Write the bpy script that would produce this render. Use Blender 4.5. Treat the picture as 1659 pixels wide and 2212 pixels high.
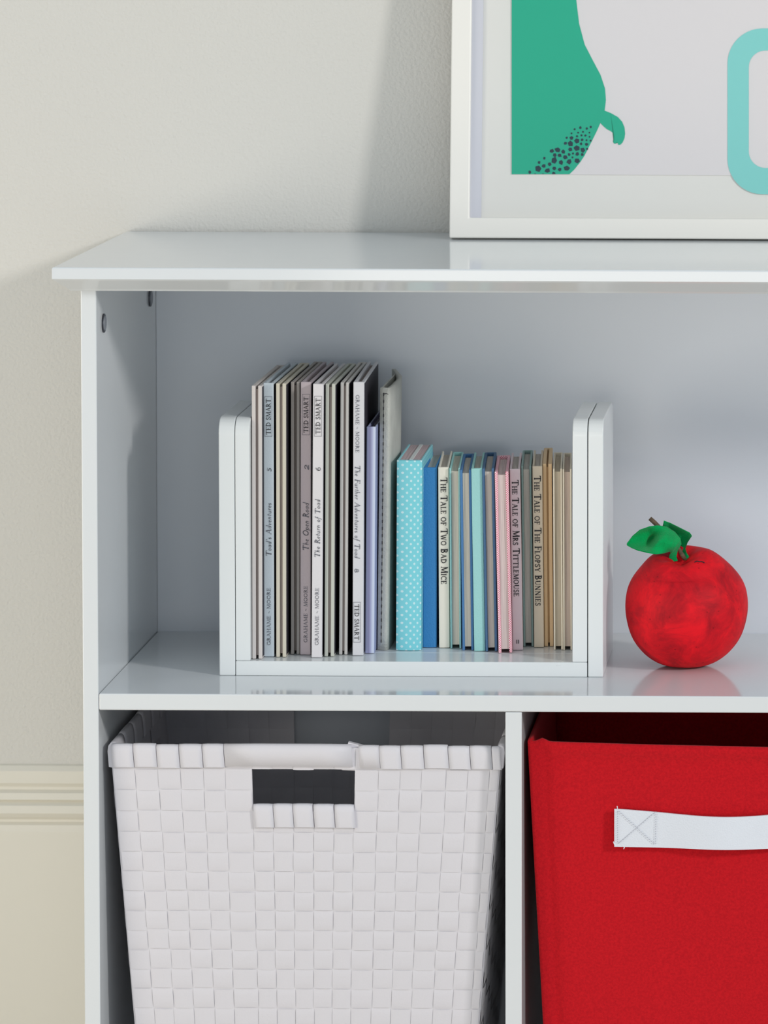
import bpy, bmesh, math, random
from mathutils import Vector, Matrix
from mathutils.bvhtree import BVHTree
random.seed(7)
for o in list(bpy.data.objects): bpy.data.objects.remove(o)
scn = bpy.context.scene
COL = scn.collection

# ------------------------------------------------------------------ camera
W, H, FPX = 1659.0, 2212.0, 9640.0
VPX, VPY, TH, RO = 1909.0, -300.0, 0.057, 0.0045
PPX = VPX - FPX*math.tan(TH)*math.sin(RO)
PPY = VPY + FPX*math.tan(TH)*math.cos(RO)
_f = Vector((0, math.cos(TH), -math.sin(TH))); _r = Vector((1, 0, 0)); _u = Vector((0, math.sin(TH), math.cos(TH)))
RT = _r*math.cos(RO) + _u*math.sin(RO); UP = _u*math.cos(RO) - _r*math.sin(RO); FW = _f
def ray(px, py): return (FW + RT*((px-PPX)/FPX) + UP*((PPY-py)/FPX))
_d = ray(212.5, 1498.5)
CAM = Vector((-_d.x/_d.y*3.6, -3.6, -_d.z/_d.y*3.6))       # x=0: inner face of left side, z=0: shelf top, y=0: cabinet front
def at(px, py, y):
    d = ray(px, py); return CAM + d*((y-CAM.y)/d.y)
def X(px, py, y): return at(px, py, y).x
def Z(px, py, y): return at(px, py, y).z
def depth_on(px, py, z):
    d = ray(px, py); return CAM.y + d.y*((z-CAM.z)/d.z)
def on_plane(px, py, p0, n):
    d = ray(px, py); return CAM + d*((p0-CAM).dot(n)/d.dot(n))
cd = bpy.data.cameras.new('camera'); cam = bpy.data.objects.new('camera', cd); COL.objects.link(cam)
M = Matrix((RT, UP, -FW)).transposed().to_4x4(); M.translation = CAM
cam.matrix_world = M
cd.sensor_width = 36; cd.lens = FPX/H*36
cd.shift_x = (W/2-PPX)/H; cd.shift_y = (PPY-H/2)/H
cd.dof.use_dof = True; cd.dof.focus_distance = 3.7; cd.dof.aperture_fstop = 11
cd.clip_start = 0.05
scn.camera = cam

# ------------------------------------------------------------------ light
wd = bpy.data.worlds.new('world'); scn.world = wd; wd.use_nodes = True
bg = wd.node_tree.nodes['Background']; bg.inputs[0].default_value = (0.74, 0.88, 1.0, 1); bg.inputs[1].default_value = 0.55
def area(name, loc, target, sx, sy, power, col):
    l = bpy.data.lights.new(name, 'AREA'); l.shape = 'RECTANGLE'; l.size = sx; l.size_y = sy
    l.energy = power; l.color = col
    o = bpy.data.objects.new(name, l); COL.objects.link(o); o.location = loc
    o.rotation_euler = (Vector(target)-Vector(loc)).to_track_quat('-Z', 'Y').to_euler()
    return o
# window to the right of the cabinet, daylight
area('window_daylight', (0.25+0.80*4.6, 0.1-0.58*4.6, 0.05+0.40*4.6), (0.25, 0.1, 0.05), 0.42, 0.5, 88, (1.0, 0.98, 0.96))
# soft, warm fill light, added to lift the wall left of the cabinet
area('fill_left', (-1.7, -1.7, 0.0), (-0.15, 0.33, -0.2), 1.3, 1.3, 25, (1.0, 0.90, 0.76))
# broad fill light added behind the camera to brighten the cabinet interior
area('fill_front', (0.7, -6.2, 0.1), (0.3, 0.0, 0.0), 2.6, 1.0, 32, (1.0, 0.95, 0.88))
# small warm lamp standing on the cabinet beyond the right of the frame
pl = bpy.data.lights.new('table_lamp_glow', 'POINT'); pl.energy = 0.35; pl.color = (1.0, 0.72, 0.42); pl.shadow_soft_size = 0.05
plo = bpy.data.objects.new('table_lamp_glow', pl); COL.objects.link(plo); plo.location = (0.86, 0.05, 0.50)
scn.view_settings.view_transform = 'Standard'; scn.view_settings.look = 'None'
scn.view_settings.exposure = 0.0; scn.view_settings.gamma = 1.0; scn.view_settings.use_curve_mapping = False

# ------------------------------------------------------------------ materials
def lin(c):
    return tuple(((v/255)/12.92 if v/255 <= 0.04045 else ((v/255+0.055)/1.055)**2.4) for v in c)
def mat(name, rgb, rough=0.6, bump=0.0, bscale=300, var=0.0, vscale=40, rgb2=None, sheen=0.0, spec=0.5, coat=0.0, stretch=None):
    m = bpy.data.materials.new(name); m.use_nodes = True
    nt = m.node_tree; b = nt.nodes['Principled BSDF']
    c = lin(rgb); b.inputs['Base Color'].default_value = (*c, 1); b.inputs['Roughness'].default_value = rough
    b.inputs['Specular IOR Level'].default_value = spec
    if sheen: b.inputs['Sheen Weight'].default_value = sheen
    if coat: b.inputs['Coat Weight'].default_value = coat; b.inputs['Coat Roughness'].default_value = 0.08
    tc = nt.nodes.new('ShaderNodeTexCoord')
    src = tc.outputs['Object']
    if stretch:
        mp = nt.nodes.new('ShaderNodeMapping'); mp.inputs['Scale'].default_value = stretch
        nt.links.new(src, mp.inputs[0]); src = mp.outputs[0]
    if var or rgb2:
        n = nt.nodes.new('ShaderNodeTexNoise'); n.inputs['Scale'].default_value = vscale; n.inputs['Detail'].default_value = 4
        nt.links.new(src, n.inputs['Vector'])
        r = nt.nodes.new('ShaderNodeValToRGB'); r.color_ramp.elements[0].position = 0.35; r.color_ramp.elements[1].position = 0.65
        c2 = lin(rgb2) if rgb2 else tuple(v*(1-var) for v in c)
        r.color_ramp.elements[0].color = (*c2, 1); r.color_ramp.elements[1].color = (*c, 1)
        nt.links.new(n.outputs['Fac'], r.inputs[0]); nt.links.new(r.outputs[0], b.inputs['Base Color'])
    if bump:
        n2 = nt.nodes.new('ShaderNodeTexNoise'); n2.inputs['Scale'].default_value = bscale; n2.inputs['Detail'].default_value = 3
        nt.links.new(src, n2.inputs['Vector'])
        bp = nt.nodes.new('ShaderNodeBump'); bp.inputs['Strength'].default_value = bump; bp.inputs['Distance'].default_value = 0.001
        nt.links.new(n2.outputs['Fac'], bp.inputs['Height']); nt.links.new(bp.outputs[0], b.inputs['Normal'])
    return m
M_wall = mat('painted_wall', (216, 213, 206), 0.8, 0.9, 330)
M_skirt = mat('cream_skirting', (229, 224, 211), 0.45, 0.25, 60)
M_floor = mat('cream_carpet', (214, 206, 192), 0.9, 0.6, 400, 0.1, 200)
M_white = mat('white_lacquer', (225, 228, 230), 0.10, 0.03, 25)
M_back = mat('white_back_board', (226, 232, 240), 0.35, 0.03, 25)
M_rack = mat('white_rack_paint', (230, 234, 235), 0.22, 0.05, 60)
M_metal = mat('dark_screw', (70, 72, 80), 0.35, spec=0.6); M_metal.node_tree.nodes['Principled BSDF'].inputs['Metallic'].default_value = 0.6
M_screwcap = mat('grey_screw_face', (130, 134, 142), 0.4)
M_ink = mat('black_ink', (38, 36, 40), 0.6)
M_greyink = mat('grey_ink', (96, 98, 108), 0.6)
M_frame = mat('white_frame', (244, 240, 232), 0.35, 0.05, 80)
M_mount = mat('mount_card', (233, 231, 225), 0.8, 0.05, 400)
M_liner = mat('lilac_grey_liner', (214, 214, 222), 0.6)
M_print = mat('print_paper', (228, 223, 223), 0.7)
M_green = mat('print_green', (0, 176, 140), 0.7)
M_spot = mat('print_dark_spots', (12, 46, 60), 0.7)
M_teal = mat('print_teal', (134, 214, 208), 0.7)
M_leaf = mat('green_felt', (0, 168, 90), 0.95, 0.8, 900, 0.12, 160, sheen=0.15, spec=0.1)
M_stem = mat('twig_bark', (112, 92, 72), 0.8, 0.8, 500, 0.5, 200)
M_basket = mat('white_woven_strap', (221, 218, 223), 0.5, 0.10, 700)
M_red = mat('red_felt', (208, 26, 36), 0.95, 0.6, 1300, rgb2=(192, 22, 33), vscale=500, sheen=0.08, spec=0.1)
M_strap = mat('white_webbing', (226, 230, 238), 0.8, 0.35, 900)
M_stitch = mat('stitch_thread', (176, 178, 188), 0.8)

def apple_mat():
    m = bpy.data.materials.new('red_painted_apple'); m.use_nodes = True
    nt = m.node_tree; b = nt.nodes['Principled BSDF']; b.inputs['Roughness'].default_value = 0.6
    b.inputs['Specular IOR Level'].default_value = 0.18
    tc = nt.nodes.new('ShaderNodeTexCoord')
    n = nt.nodes.new('ShaderNodeTexNoise'); n.inputs['Scale'].default_value = 38; n.inputs['Detail'].default_value = 8; n.inputs['Roughness'].default_value = 0.68
    n.inputs['Distortion'].default_value = 0.5
    nt.links.new(tc.outputs['Object'], n.inputs['Vector'])
    r = nt.nodes.new('ShaderNodeValToRGB'); e = r.color_ramp.elements
    e[0].position = 0.34; e[0].color = (*lin((168, 16, 30)), 1); e[1].position = 0.62; e[1].color = (*lin((236, 22, 36)), 1)
    nt.links.new(n.outputs['Fac'], r.inputs[0])
    v = nt.nodes.new('ShaderNodeTexVoronoi'); v.inputs['Scale'].default_value = 130
    nt.links.new(tc.outputs['Object'], v.inputs['Vector'])
    r2 = nt.nodes.new('ShaderNodeValToRGB'); e = r2.color_ramp.elements
    e[0].position = 0.05; e[0].color = (0.25, 0.2, 0.2, 1); e[1].position = 0.13; e[1].color = (1, 1, 1, 1)
    nt.links.new(v.outputs['Distance'], r2.inputs[0])
    mx = nt.nodes.new('ShaderNodeMixRGB'); mx.blend_type = 'MULTIPLY'; mx.inputs[0].default_value = 0.55
    nt.links.new(r.outputs[0], mx.inputs[1]); nt.links.new(r2.outputs[0], mx.inputs[2]); nt.links.new(mx.outputs[0], b.inputs['Base Color'])
    n2 = nt.nodes.new('ShaderNodeTexNoise'); n2.inputs['Scale'].default_value = 60; n2.inputs['Detail'].default_value = 8
    nt.links.new(tc.outputs['Object'], n2.inputs['Vector'])
    bp = nt.nodes.new('ShaderNodeBump'); bp.inputs['Strength'].default_value = 0.5; bp.inputs['Distance'].default_value = 0.002
    nt.links.new(n2.outputs['Fac'], bp.inputs['Height']); nt.links.new(bp.outputs[0], b.inputs['Normal'])
    return m
M_apple = apple_mat()

def dots_mat(name, base, dot, cell, rad):           # white dots in staggered rows on a book cover (object x/z)
    m = bpy.data.materials.new(name); m.use_nodes = True
    nt = m.node_tree; b = nt.nodes['Principled BSDF']; b.inputs['Roughness'].default_value = 0.5
    tc = nt.nodes.new('ShaderNodeTexCoord'); sep = nt.nodes.new('ShaderNodeSeparateXYZ'); nt.links.new(tc.outputs['Object'], sep.inputs[0])
    def mth(op, a, bb=None):
        n = nt.nodes.new('ShaderNodeMath'); n.operation = op
        for i, v in enumerate((a, bb)):
            if v is None: continue
            if isinstance(v, (int, float)): n.inputs[i].default_value = v
            else: nt.links.new(v, n.inputs[i])
        return n.outputs[0]
    xx = mth('ADD', sep.outputs[0], sep.outputs[1])
    def lattice(ox, oz):
        fx = mth('SUBTRACT', mth('FRACT', mth('ADD', mth('DIVIDE', xx, cell), ox)), 0.5)
        fz = mth('SUBTRACT', mth('FRACT', mth('ADD', mth('DIVIDE', sep.outputs[2], cell), oz)), 0.5)
        d = mth('SQRT', mth('ADD', mth('MULTIPLY', fx, fx), mth('MULTIPLY', fz, fz)))
        return mth('LESS_THAN', d, rad)
    mask = mth('MAXIMUM', lattice(0.0, 0.0), lattice(0.5, 0.5))
    mx = nt.nodes.new('ShaderNodeMixRGB'); mx.inputs[1].default_value = (*lin(base), 1); mx.inputs[2].default_value = (*lin(dot), 1)
    nt.links.new(mask, mx.inputs[0]); nt.links.new(mx.outputs[0], b.inputs['Base Color'])
    return m
def stripes_mat(name, cols, period):
    m = bpy.data.materials.new(name); m.use_nodes = True
    nt = m.node_tree; b = nt.nodes['Principled BSDF']; b.inputs['Roughness'].default_value = 0.35
    tc = nt.nodes.new('ShaderNodeTexCoord'); sep = nt.nodes.new('ShaderNodeSeparateXYZ'); nt.links.new(tc.outputs['Object'], sep.inputs[0])
    d = nt.nodes.new('ShaderNodeMath'); d.operation = 'DIVIDE'; nt.links.new(sep.outputs[0], d.inputs[0]); d.inputs[1].default_value = period
    r = nt.nodes.new('ShaderNodeValToRGB'); r.color_ramp.interpolation = 'EASE'
    els = r.color_ramp.elements
    while len(els) < len(cols): els.new(0.5)
    for e, (p, c) in zip(els, cols): e.position = p; e.color = (*lin(c), 1)
    nt.links.new(d.outputs[0], r.inputs[0]); nt.links.new(r.outputs[0], b.inputs['Base Color'])
    return m
def glass_mat():
    m = bpy.data.materials.new('picture_glass'); m.use_nodes = True
    nt = m.node_tree; out = nt.nodes['Material Output']; nt.nodes.remove(nt.nodes['Principled BSDF'])
    t = nt.nodes.new('ShaderNodeBsdfTransparent'); g = nt.nodes.new('ShaderNodeBsdfGlossy'); g.inputs['Roughness'].default_value = 0.05
    lw = nt.nodes.new('ShaderNodeLayerWeight'); lw.inputs[0].default_value = 0.5
    pw = nt.nodes.new('ShaderNodeMath'); pw.operation = 'POWER'; nt.links.new(lw.outputs['Facing'], pw.inputs[0]); pw.inputs[1].default_value = 4
    fr = nt.nodes.new('ShaderNodeMath'); fr.operation = 'MULTIPLY_ADD'; nt.links.new(pw.outputs[0], fr.inputs[0]); fr.inputs[1].default_value = 0.5; fr.inputs[2].default_value = 0.03
    mx = nt.nodes.new('ShaderNodeMixShader'); nt.links.new(fr.outputs[0], mx.inputs[0]); nt.links.new(t.outputs[0], mx.inputs[1]); nt.links.new(g.outputs[0], mx.inputs[2])
    nt.links.new(mx.outputs[0], out.inputs[0]); return m
M_glass = glass_mat()

# ------------------------------------------------------------------ helpers
def link(name, bm, m, parent=None, smooth=False, label=None):
    me = bpy.data.meshes.new(name); bm.to_mesh(me); bm.free()
    if smooth:
        for p in me.polygons: p.use_smooth = True
    me.materials.append(m)
    o = bpy.data.objects.new(name, me); COL.objects.link(o)
    if parent is not None: o.parent = parent
    if label: o['label'] = label
    return o
def shift(bm, v):
    bmesh.ops.translate(bm, verts=bm.verts, vec=-Vector(v)); return bm
def thing(name, label, cat, loc=(0, 0, 0), group=None, rot=None):
    o = bpy.data.objects.new(name, None); COL.objects.link(o); o.location = loc
    o.empty_display_size = 0.02
    if rot is not None: o.rotation_euler = rot
    o['label'] = label; o['category'] = cat
    if group: o['group'] = group
    return o
def struct(name, bm, m, smooth=False):
    o = link(name, bm, m, smooth=smooth); o['kind'] = 'structure'; return o
def box(x0, x1, y0, y1, z0, z1, bev=0.0, seg=2, bm=None):
    b2 = bmesh.new()
    bmesh.ops.create_cube(b2, size=1.0)
    for v in b2.verts:
        v.co = Vector((x0+(v.co.x+.5)*(x1-x0), y0+(v.co.y+.5)*(y1-y0), z0+(v.co.z+.5)*(z1-z0)))
    if bev: bmesh.ops.bevel(b2, geom=b2.edges[:], offset=bev, segments=seg, profile=0.5, affect='EDGES')
    if bm is None: return b2
    merge(bm, b2); return bm
def merge(bm, b2):
    me = bpy.data.meshes.new('tmp'); b2.to_mesh(me); b2.free(); bm.from_mesh(me); bpy.data.meshes.remove(me)
def prism(pts, axis, a, b, bev=0.0, seg=2):
    """extrude polygon pts (2D) along axis ('x': pts are (y,z); 'y': (x,z); 'z': (x,y)) from a to b"""
    bm = bmesh.new()
    def mk(p, t):
        return {'x': (t, p[0], p[1]), 'y': (p[0], t, p[1]), 'z': (p[0], p[1], t)}[axis]
    v0 = [bm.verts.new(mk(p, a)) for p in pts]; v1 = [bm.verts.new(mk(p, b)) for p in pts]
    n = len(pts)
    bm.faces.new(v0); bm.faces.new(v1[::-1])
    for i in range(n): bm.faces.new((v0[i], v1[i], v1[(i+1) % n], v0[(i+1) % n]))
    bmesh.ops.recalc_face_normals(bm, faces=bm.faces)
    if bev: bmesh.ops.bevel(bm, geom=bm.edges[:], offset=bev, segments=seg, profile=0.5, affect='EDGES')
    return bm
def tube(bm, pts, rad, n=8):
    pts = [Vector(p) for p in pts]; rings = []
    for i, p in enumerate(pts):
        t = (pts[min(i+1, len(pts)-1)] - pts[max(i-1, 0)]).normalized()
        a = t.cross(Vector((0, 1, 0.13))).normalized(); b = t.cross(a).normalized()
        r = rad[i] if isinstance(rad, (list, tuple)) else rad
        rings.append([bm.verts.new(p + a*(r*math.cos(2*math.pi*k/n)) + b*(r*math.sin(2*math.pi*k/n))) for k in range(n)])
    for i in range(len(rings)-1):
        for k in range(n): bm.faces.new((rings[i][k], rings[i+1][k], rings[i+1][(k+1) % n], rings[i][(k+1) % n]))
    bm.faces.new(rings[0]); bm.faces.new(rings[-1][::-1])
def grid_sheet(P, nu, nv, thick, N=None):
    """closed sheet from P(u,v)->Vector, thickness along N (or +y)"""
    bm = bmesh.new(); N = Vector(N) if N is not None else Vector((0, 1, 0))
    A = [[bm.verts.new(P(i/nu, j/nv)) for j in range(nv+1)] for i in range(nu+1)]
    B = [[bm.verts.new(P(i/nu, j/nv)+N*thick) for j in range(nv+1)] for i in range(nu+1)]
    for i in range(nu):
        for j in range(nv):
            bm.faces.new((A[i][j], A[i+1][j], A[i+1][j+1], A[i][j+1])); bm.faces.new((B[i][j], B[i][j+1], B[i+1][j+1], B[i+1][j]))
    for i in range(nu):
        for j in (0, nv): bm.faces.new((A[i][j], B[i][j], B[i+1][j], A[i+1][j]))
    for j in range(nv):
        for i in (0, nu): bm.faces.new((A[i][j], A[i][j+1], B[i][j+1], B[i][j]))
    bmesh.ops.recalc_face_normals(bm, faces=bm.faces)
    return bm

# ------------------------------------------------------------------ serif stroke lettering (printed on spines)
TK, TN = 0.15, 0.065
def arc(cx, cy, rx, ry, a0, a1, n=12):
    return [(cx+rx*math.cos(math.radians(a0+(a1-a0)*i/n)), cy+ry*math.sin(math.radians(a0+(a1-a0)*i/n))) for i in range(n+1)]
def ln(*p): return list(p)
def sf(x, y, w=.14): return (ln((x-w, y), (x+w, y)), TN)
G = {
 'T': (.82, [(ln((.4, 0), (.4, 1)), TK), (ln((0, .96), (.8, .96)), .09), (ln((.03, 1), (.0, .78)), TN), (ln((.77, 1), (.8, .78)), TN), sf(.4, .03)]),
 'E': (.66, [(ln((.15, 0), (.15, 1)), TK), (ln((0, .97), (.58, .97)), TN), (ln((.15, .51), (.46, .51)), TN), (ln((0, .03), (.6, .03)), TN), (ln((.58, 1), (.58, .8)), TN), (ln((.6, 0), (.62, .22)), TN), (ln((.46, .6), (.46, .42)), TN)]),
 'F': (.62, [(ln((.15, 0), (.15, 1)), TK), (ln((0, .97), (.58, .97)), TN), (ln((.15, .51), (.46, .51)), TN), (ln((.58, 1), (.58, .8)), TN), (ln((.46, .6), (.46, .42)), TN), sf(.15, .03)]),
 'D': (.84, [(ln((.15, 0), (.15, 1)), TK), (arc(.2, .5, .56, .46, -90, 90), .12), (ln((0, .97), (.25, .97)), TN), (ln((0, .03), (.25, .03)), TN)]),
 'S': (.56, [(arc(.28, .74, .2, .21, 30, 250)+arc(.26, .26, .23, .23, 80, -150), .11), (ln((.46, .98), (.46, .74)), TN), (ln((.04, .02), (.04, .26)), TN)]),
 'M': (1.0, [(ln((.1, 0), (.15, 1)), TN), (ln((.15, 1), (.5, .08)), TK), (ln((.5, .08), (.84, 1)), TN), (ln((.84, 1), (.88, 0)), TK), sf(.1, .03, .1), sf(.88, .03, .12)]),
 'A': (.84, [(ln((.08, 0), (.4, 1)), TN), (ln((.4, 1), (.74, 0)), TK), (ln((.2, .36), (.6, .36)), TN), sf(.08, .03, .09), sf(.74, .03, .12)]),
 'R': (.76, [(ln((.15, 0), (.15, 1)), TK), (arc(.2, .74, .32, .23, -90, 90), .11), (ln((.3, .5), (.68, .0)), .13), (ln((0, .97), (.25, .97)), TN), sf(.15, .03), (ln((.64, .03), (.78, .03)), TN)]),
 'G': (.88, [(arc(.44, .5, .39, .46, 42, 318, 18), .11), (ln((.76, .08), (.76, .42)), TK), (ln((.6, .42), (.88, .42)), TN), (ln((.74, .98), (.74, .76)), TN)]),
 'H': (.88, [(ln((.15, 0), (.15, 1)), TK), (ln((.73, 0), (.73, 1)), TK), (ln((.15, .5), (.73, .5)), TN), sf(.15, .03), sf(.73, .03), sf(.15, .97), sf(.73, .97)]),
 'O': (.88, [(arc(.43, .5, .37, .45, 0, 360, 22), .11)]),
 'B': (.7, [(ln((.15, 0), (.15, 1)), TK), (arc(.2, .75, .3, .22, -90, 90), .11), (arc(.2, .27, .36, .24, -90, 90), .12), (ln((0, .97), (.25, .97)), TN), (ln((0, .03), (.25, .03)), TN)]),
 'W': (1.08, [(ln((.06, 1), (.3, 0)), TK), (ln((.3, 0), (.53, .92)), TN), (ln((.53, .92), (.77, 0)), TK), (ln((.77, 0), (1.0, 1)), TN), sf(.06, .97, .1), sf(1.0, .97, .08)]),
 'I': (.34, [(ln((.16, 0), (.16, 1)), TK), sf(.16, .03), sf(.16, .97)]),
 'C': (.76, [(arc(.42, .5, .37, .46, 48, 312, 16), .11), (ln((.68, .98), (.68, .72)), TN)]),
 'L': (.62, [(ln((.15, 0), (.15, 1)), TK), (ln((0, .03), (.56, .03)), TN), (ln((.56, 0), (.58, .24)), TN), sf(.15, .97)]),
 'P': (.66, [(ln((.15, 0), (.15, 1)), TK), (arc(.2, .72, .34, .25, -90, 90), .11), (ln((0, .97), (.25, .97)), TN), sf(.15, .03)]),
 'Y': (.8, [(ln((.06, 1), (.4, .48)), TK), (ln((.4, .48), (.74, 1)), TN), (ln((.4, .48), (.4, 0)), TK), sf(.06, .97, .1), sf(.74, .97, .08), sf(.4, .03)]),
 'U': (.84, [(ln((.15, 1), (.15, .32)), TK), (arc(.42, .32, .27, .28, 180, 360), .09), (ln((.69, .32), (.69, 1)), TN), sf(.15, .97), sf(.69, .97, .1)]),
 'N': (.9, [(ln((.12, 0), (.12, 1)), TN), (ln((.12, 1), (.74, 0)), TK), (ln((.74, 0), (.74, 1)), TN), sf(.12, .03, .1), sf(.74, .97, .1)]),
 '1': (.4, [(ln((.2, 0), (.2, .8)), TK), (ln((.2, .8), (.08, .7)), TN), sf(.2, .03)]),
 '2': (.5, [(arc(.24, .5, .17, .18, 170, -40)+[(.06, .04)], .09), (ln((.06, .04), (.44, .06)), TK)]),
 '5': (.5, [(ln((.14, .68), (.42, .72)), TN), (ln((.14, .68), (.1, .4)), TN), (arc(.2, .2, .22, .22, 100, -120), .11)]),
 '6': (.5, [(arc(.24, .24, .18, .22, 0, 360), .09), (arc(.5, .3, .45, .55, 175, 110), .09)]),
 '8': (.5, [(arc(.24, .22, .18, .2, 0, 360), .1), (arc(.26, .6, .14, .17, 0, 360), .08)]),
 '~': (.5, [(arc(.14, .42, .12, .1, 180, 0, 6)+arc(.36, .42, .12, .1, 180, 360, 6), .07)]),
 "'": (.2, [(ln((.12, 1), (.08, .74)), .09)]),
 'o': (.42, [(arc(.2, .23, .17, .21, 0, 360), .08)]),
 'a': (.46, [(arc(.2, .23, .16, .21, 0, 360), .07), (ln((.38, .46), (.36, .02)), .1)]),
 'd': (.46, [(arc(.2, .23, .16, .21, 0, 360), .07), (ln((.38, 1.0), (.36, .02)), .1)]),
 's': (.32, [(arc(.15, .34, .11, .1, 40, 250, 8)+arc(.14, .12, .12, .1, 80, -140, 8), .08)]),
 'v': (.4, [(ln((.04, .46), (.16, 0)), .1), (ln((.16, 0), (.36, .46)), TN)]),
 'e': (.38, [(ln((.06, .24), (.3, .3)), TN), (arc(.19, .23, .15, .21, 25, 310), .08)]),
 'n': (.48, [(ln((.08, .46), (.08, 0)), .1), (arc(.22, .3, .14, .15, 180, 0, 8)+[(.36, .02)], .08)]),
 't': (.28, [(ln((.12, .72), (.12, .04)), .09), (ln((.0, .46), (.25, .46)), TN), (ln((.12, .04), (.24, .06)), TN)]),
 'u': (.48, [(ln((.08, .46), (.08, .15)), .09), (arc(.22, .15, .14, .14, 180, 360, 8), .07), (ln((.37, .46), (.37, 0)), .1)]),
 'r': (.32, [(ln((.08, .46), (.08, 0)), .1), (arc(.22, .3, .14, .15, 180, 50, 6), .08)]),
 'h': (.48, [(ln((.08, 1.0), (.08, 0)), .1), (arc(.22, .3, .14, .15, 180, 0, 8)+[(.36, .02)], .08)]),
 'p': (.46, [(ln((.08, .46), (.04, -.32)), .1), (arc(.24, .23, .16, .21, 0, 360), .08)]),
 'i': (.22, [(ln((.1, .46), (.1, 0)), .1), (ln((.1, .68), (.1, .6)), .1)]),
 'f': (.34, [(arc(.26, .82, .1, .15, 60, 170, 6)+[(.14, .4), (.1, -.2), (.0, -.3)], .08), (ln((.02, .46), (.28, .46)), TN)]),
}
def lay(bm, text, mapf, caps_small=False, shear=0.0, fit=1.0, letter=0.10, bold=1.0):
    """print text: total advance fitted to length `fit` (in cap heights before mapping)."""
    adv = 0; items = []
    prev = ' '
    for k, ch in enumerate(text):
        if ch == ' ': adv += .42; prev = ch; continue
        sc = 1.0
        key = ch
        if caps_small and ch.islower(): key = ch.upper(); sc = 0.78
        w, st = G[key]
        items.append((adv, sc, st)); adv += w*sc + letter; prev = ch
    adv -= letter
    kx = fit/adv
    for (ox, sc, st) in items:
        for pts, wd_ in st:
            for (p, q) in zip(pts[:-1], pts[1:]):
                P0 = Vector(((ox+p[0]*sc)*kx + shear*p[1]*sc, p[1]*sc)); P1 = Vector(((ox+q[0]*sc)*kx + shear*q[1]*sc, q[1]*sc))
                d = P1-P0
                if d.length < 1e-6: continue
                d.normalize(); n = Vector((-d.y, d.x))*(wd_*sc*bold/2); e = d*(wd_*sc*0.22)
                vs = [bm.verts.new(mapf(c)) for c in (P0-e-n, P1+e-n, P1+e+n, P0-e+n)]
                bm.faces.new(vs)

# ------------------------------------------------------------------ room
YW = 0.327                                    # wall plane
ZF = -0.45                                    # floor
XL_ = -1.6; XR_ = 2.6
struct('wall_back', box(XL_, XR_, YW, YW+0.1, ZF, 2.0), M_wall)
struct('floor', box(XL_, XR_, -4.2, YW+0.1, ZF-0.05, ZF), M_floor)
# skirting board: profile (y, z) from the photograph's ledges
def zw(py, y): return Z(90, py, y)
sk = [(YW, zw(1650, YW)), (YW-.004, zw(1652, YW)), (YW-.008, zw(1662, YW)), (YW-.008, zw(1688, YW)), (YW-.005, zw(1697, YW)), (YW-.005, zw(1703, YW)),
      (YW-.010, zw(1708, YW)), (YW-.011, zw(1722, YW)), (YW-.008, zw(1727, YW)), (YW-.013, zw(1734, YW)), (YW-.014, zw(1750, YW)),
      (YW-.011, zw(1760, YW)), (YW-.008, zw(1766, YW)), (YW-.008, zw(1771, YW)), (YW-.012, zw(1776, YW)), (YW-.013, zw(1790, YW)), (YW-.013, ZF), (YW, ZF)]
struct('baseboard_back', prism(sk, 'x', XL_, XR_), M_skirt)

# ------------------------------------------------------------------ cabinet
D = 0.296
xo = X(175.5, 900, 0)                         # outer face of left side
SH = -0.0135                                  # shelf thickness
zt0 = Z(400, 629, -0.006)                     # underside of top panel
yf = -0.026
zt1 = Z(400, 579, yf); ztm = Z(400, 606, yf)
xdr = X(2010, 1500, 0); xR = xdr + 0.0135 + 0.3375; xRo = xR + 0.0125
zb = -0.385                                   # cabinet bottom board top
CAB = thing('storage_cabinet', 'white lacquered low storage cabinet against the wall holding basket and red bin', 'cabinet', (xo, 0, ZF))
def cab(name, bm, m=M_white, par=None, smooth=False, label=None):
    return link(name, shift(bm, (xo, 0, ZF)), m, par or CAB, smooth, label)
cab('side_panel', box(xo, 0, 0, D+0.006, ZF, zt0-0.0002, 0.0008))
cab('side_panel', box(xR, xRo, 0, D+0.006, ZF, zt0-0.0002, 0.0008))
# top with chamfered underside on front and left end
xt = X(112, 590, yf); xc = X(152, 625, -0.006); ybk = YW-0.003
def ring(x0, x1, y0, y1, z): return [(x0, y0, z), (x1, y0, z), (x1, y1, z), (x0, y1, z)]
xtr = xRo + (xo-xt); xcr = xRo + (xo-xc)
tb = bmesh.new()
lv = [ring(xc, xcr, -0.006, ybk, zt0), ring(xc-.001, xcr+.001, -0.008, ybk, zt0+.0015), ring(xt+.0012, xtr-.0012, yf+.002, ybk, ztm-.0006), ring(xt, xtr, yf, ybk, ztm+.0008),
      ring(xt, xtr, yf, ybk, zt1-.0012), ring(xt+.0004, xtr-.0004, yf+.0004, ybk, zt1-.0004), ring(xt+.0012, xtr-.0012, yf+.0012, ybk, zt1)]
VR = [[tb.verts.new(p) for p in r] for r in lv]
for a, b in zip(VR[:-1], VR[1:]):
    for i in range(4): tb.faces.new((a[i], a[(i+1) % 4], b[(i+1) % 4], b[i]))
tb.faces.new(VR[0][::-1]); tb.faces.new(VR[-1])
bmesh.ops.recalc_face_normals(tb, faces=tb.faces)
cab('top_panel', tb)
cab('shelf', box(0.0004, xR-0.0002, 0.0002, D, SH, 0, 0.001))
xd0 = X(1091.5, 1700, 0); xd1 = X(1127, 1700, 0)
cab('divider', box(xd0, xd1, 0.0004, D, zb, SH-0.0003, 0.0007))
cab('divider', box(xdr, xdr+0.0135, 0.0004, D, zb, SH-0.0003, 0.0007))
cab('bottom_panel', box(0.0002, xR-0.0002, 0.0004, D, zb-0.015, zb, 0.0008))
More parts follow.
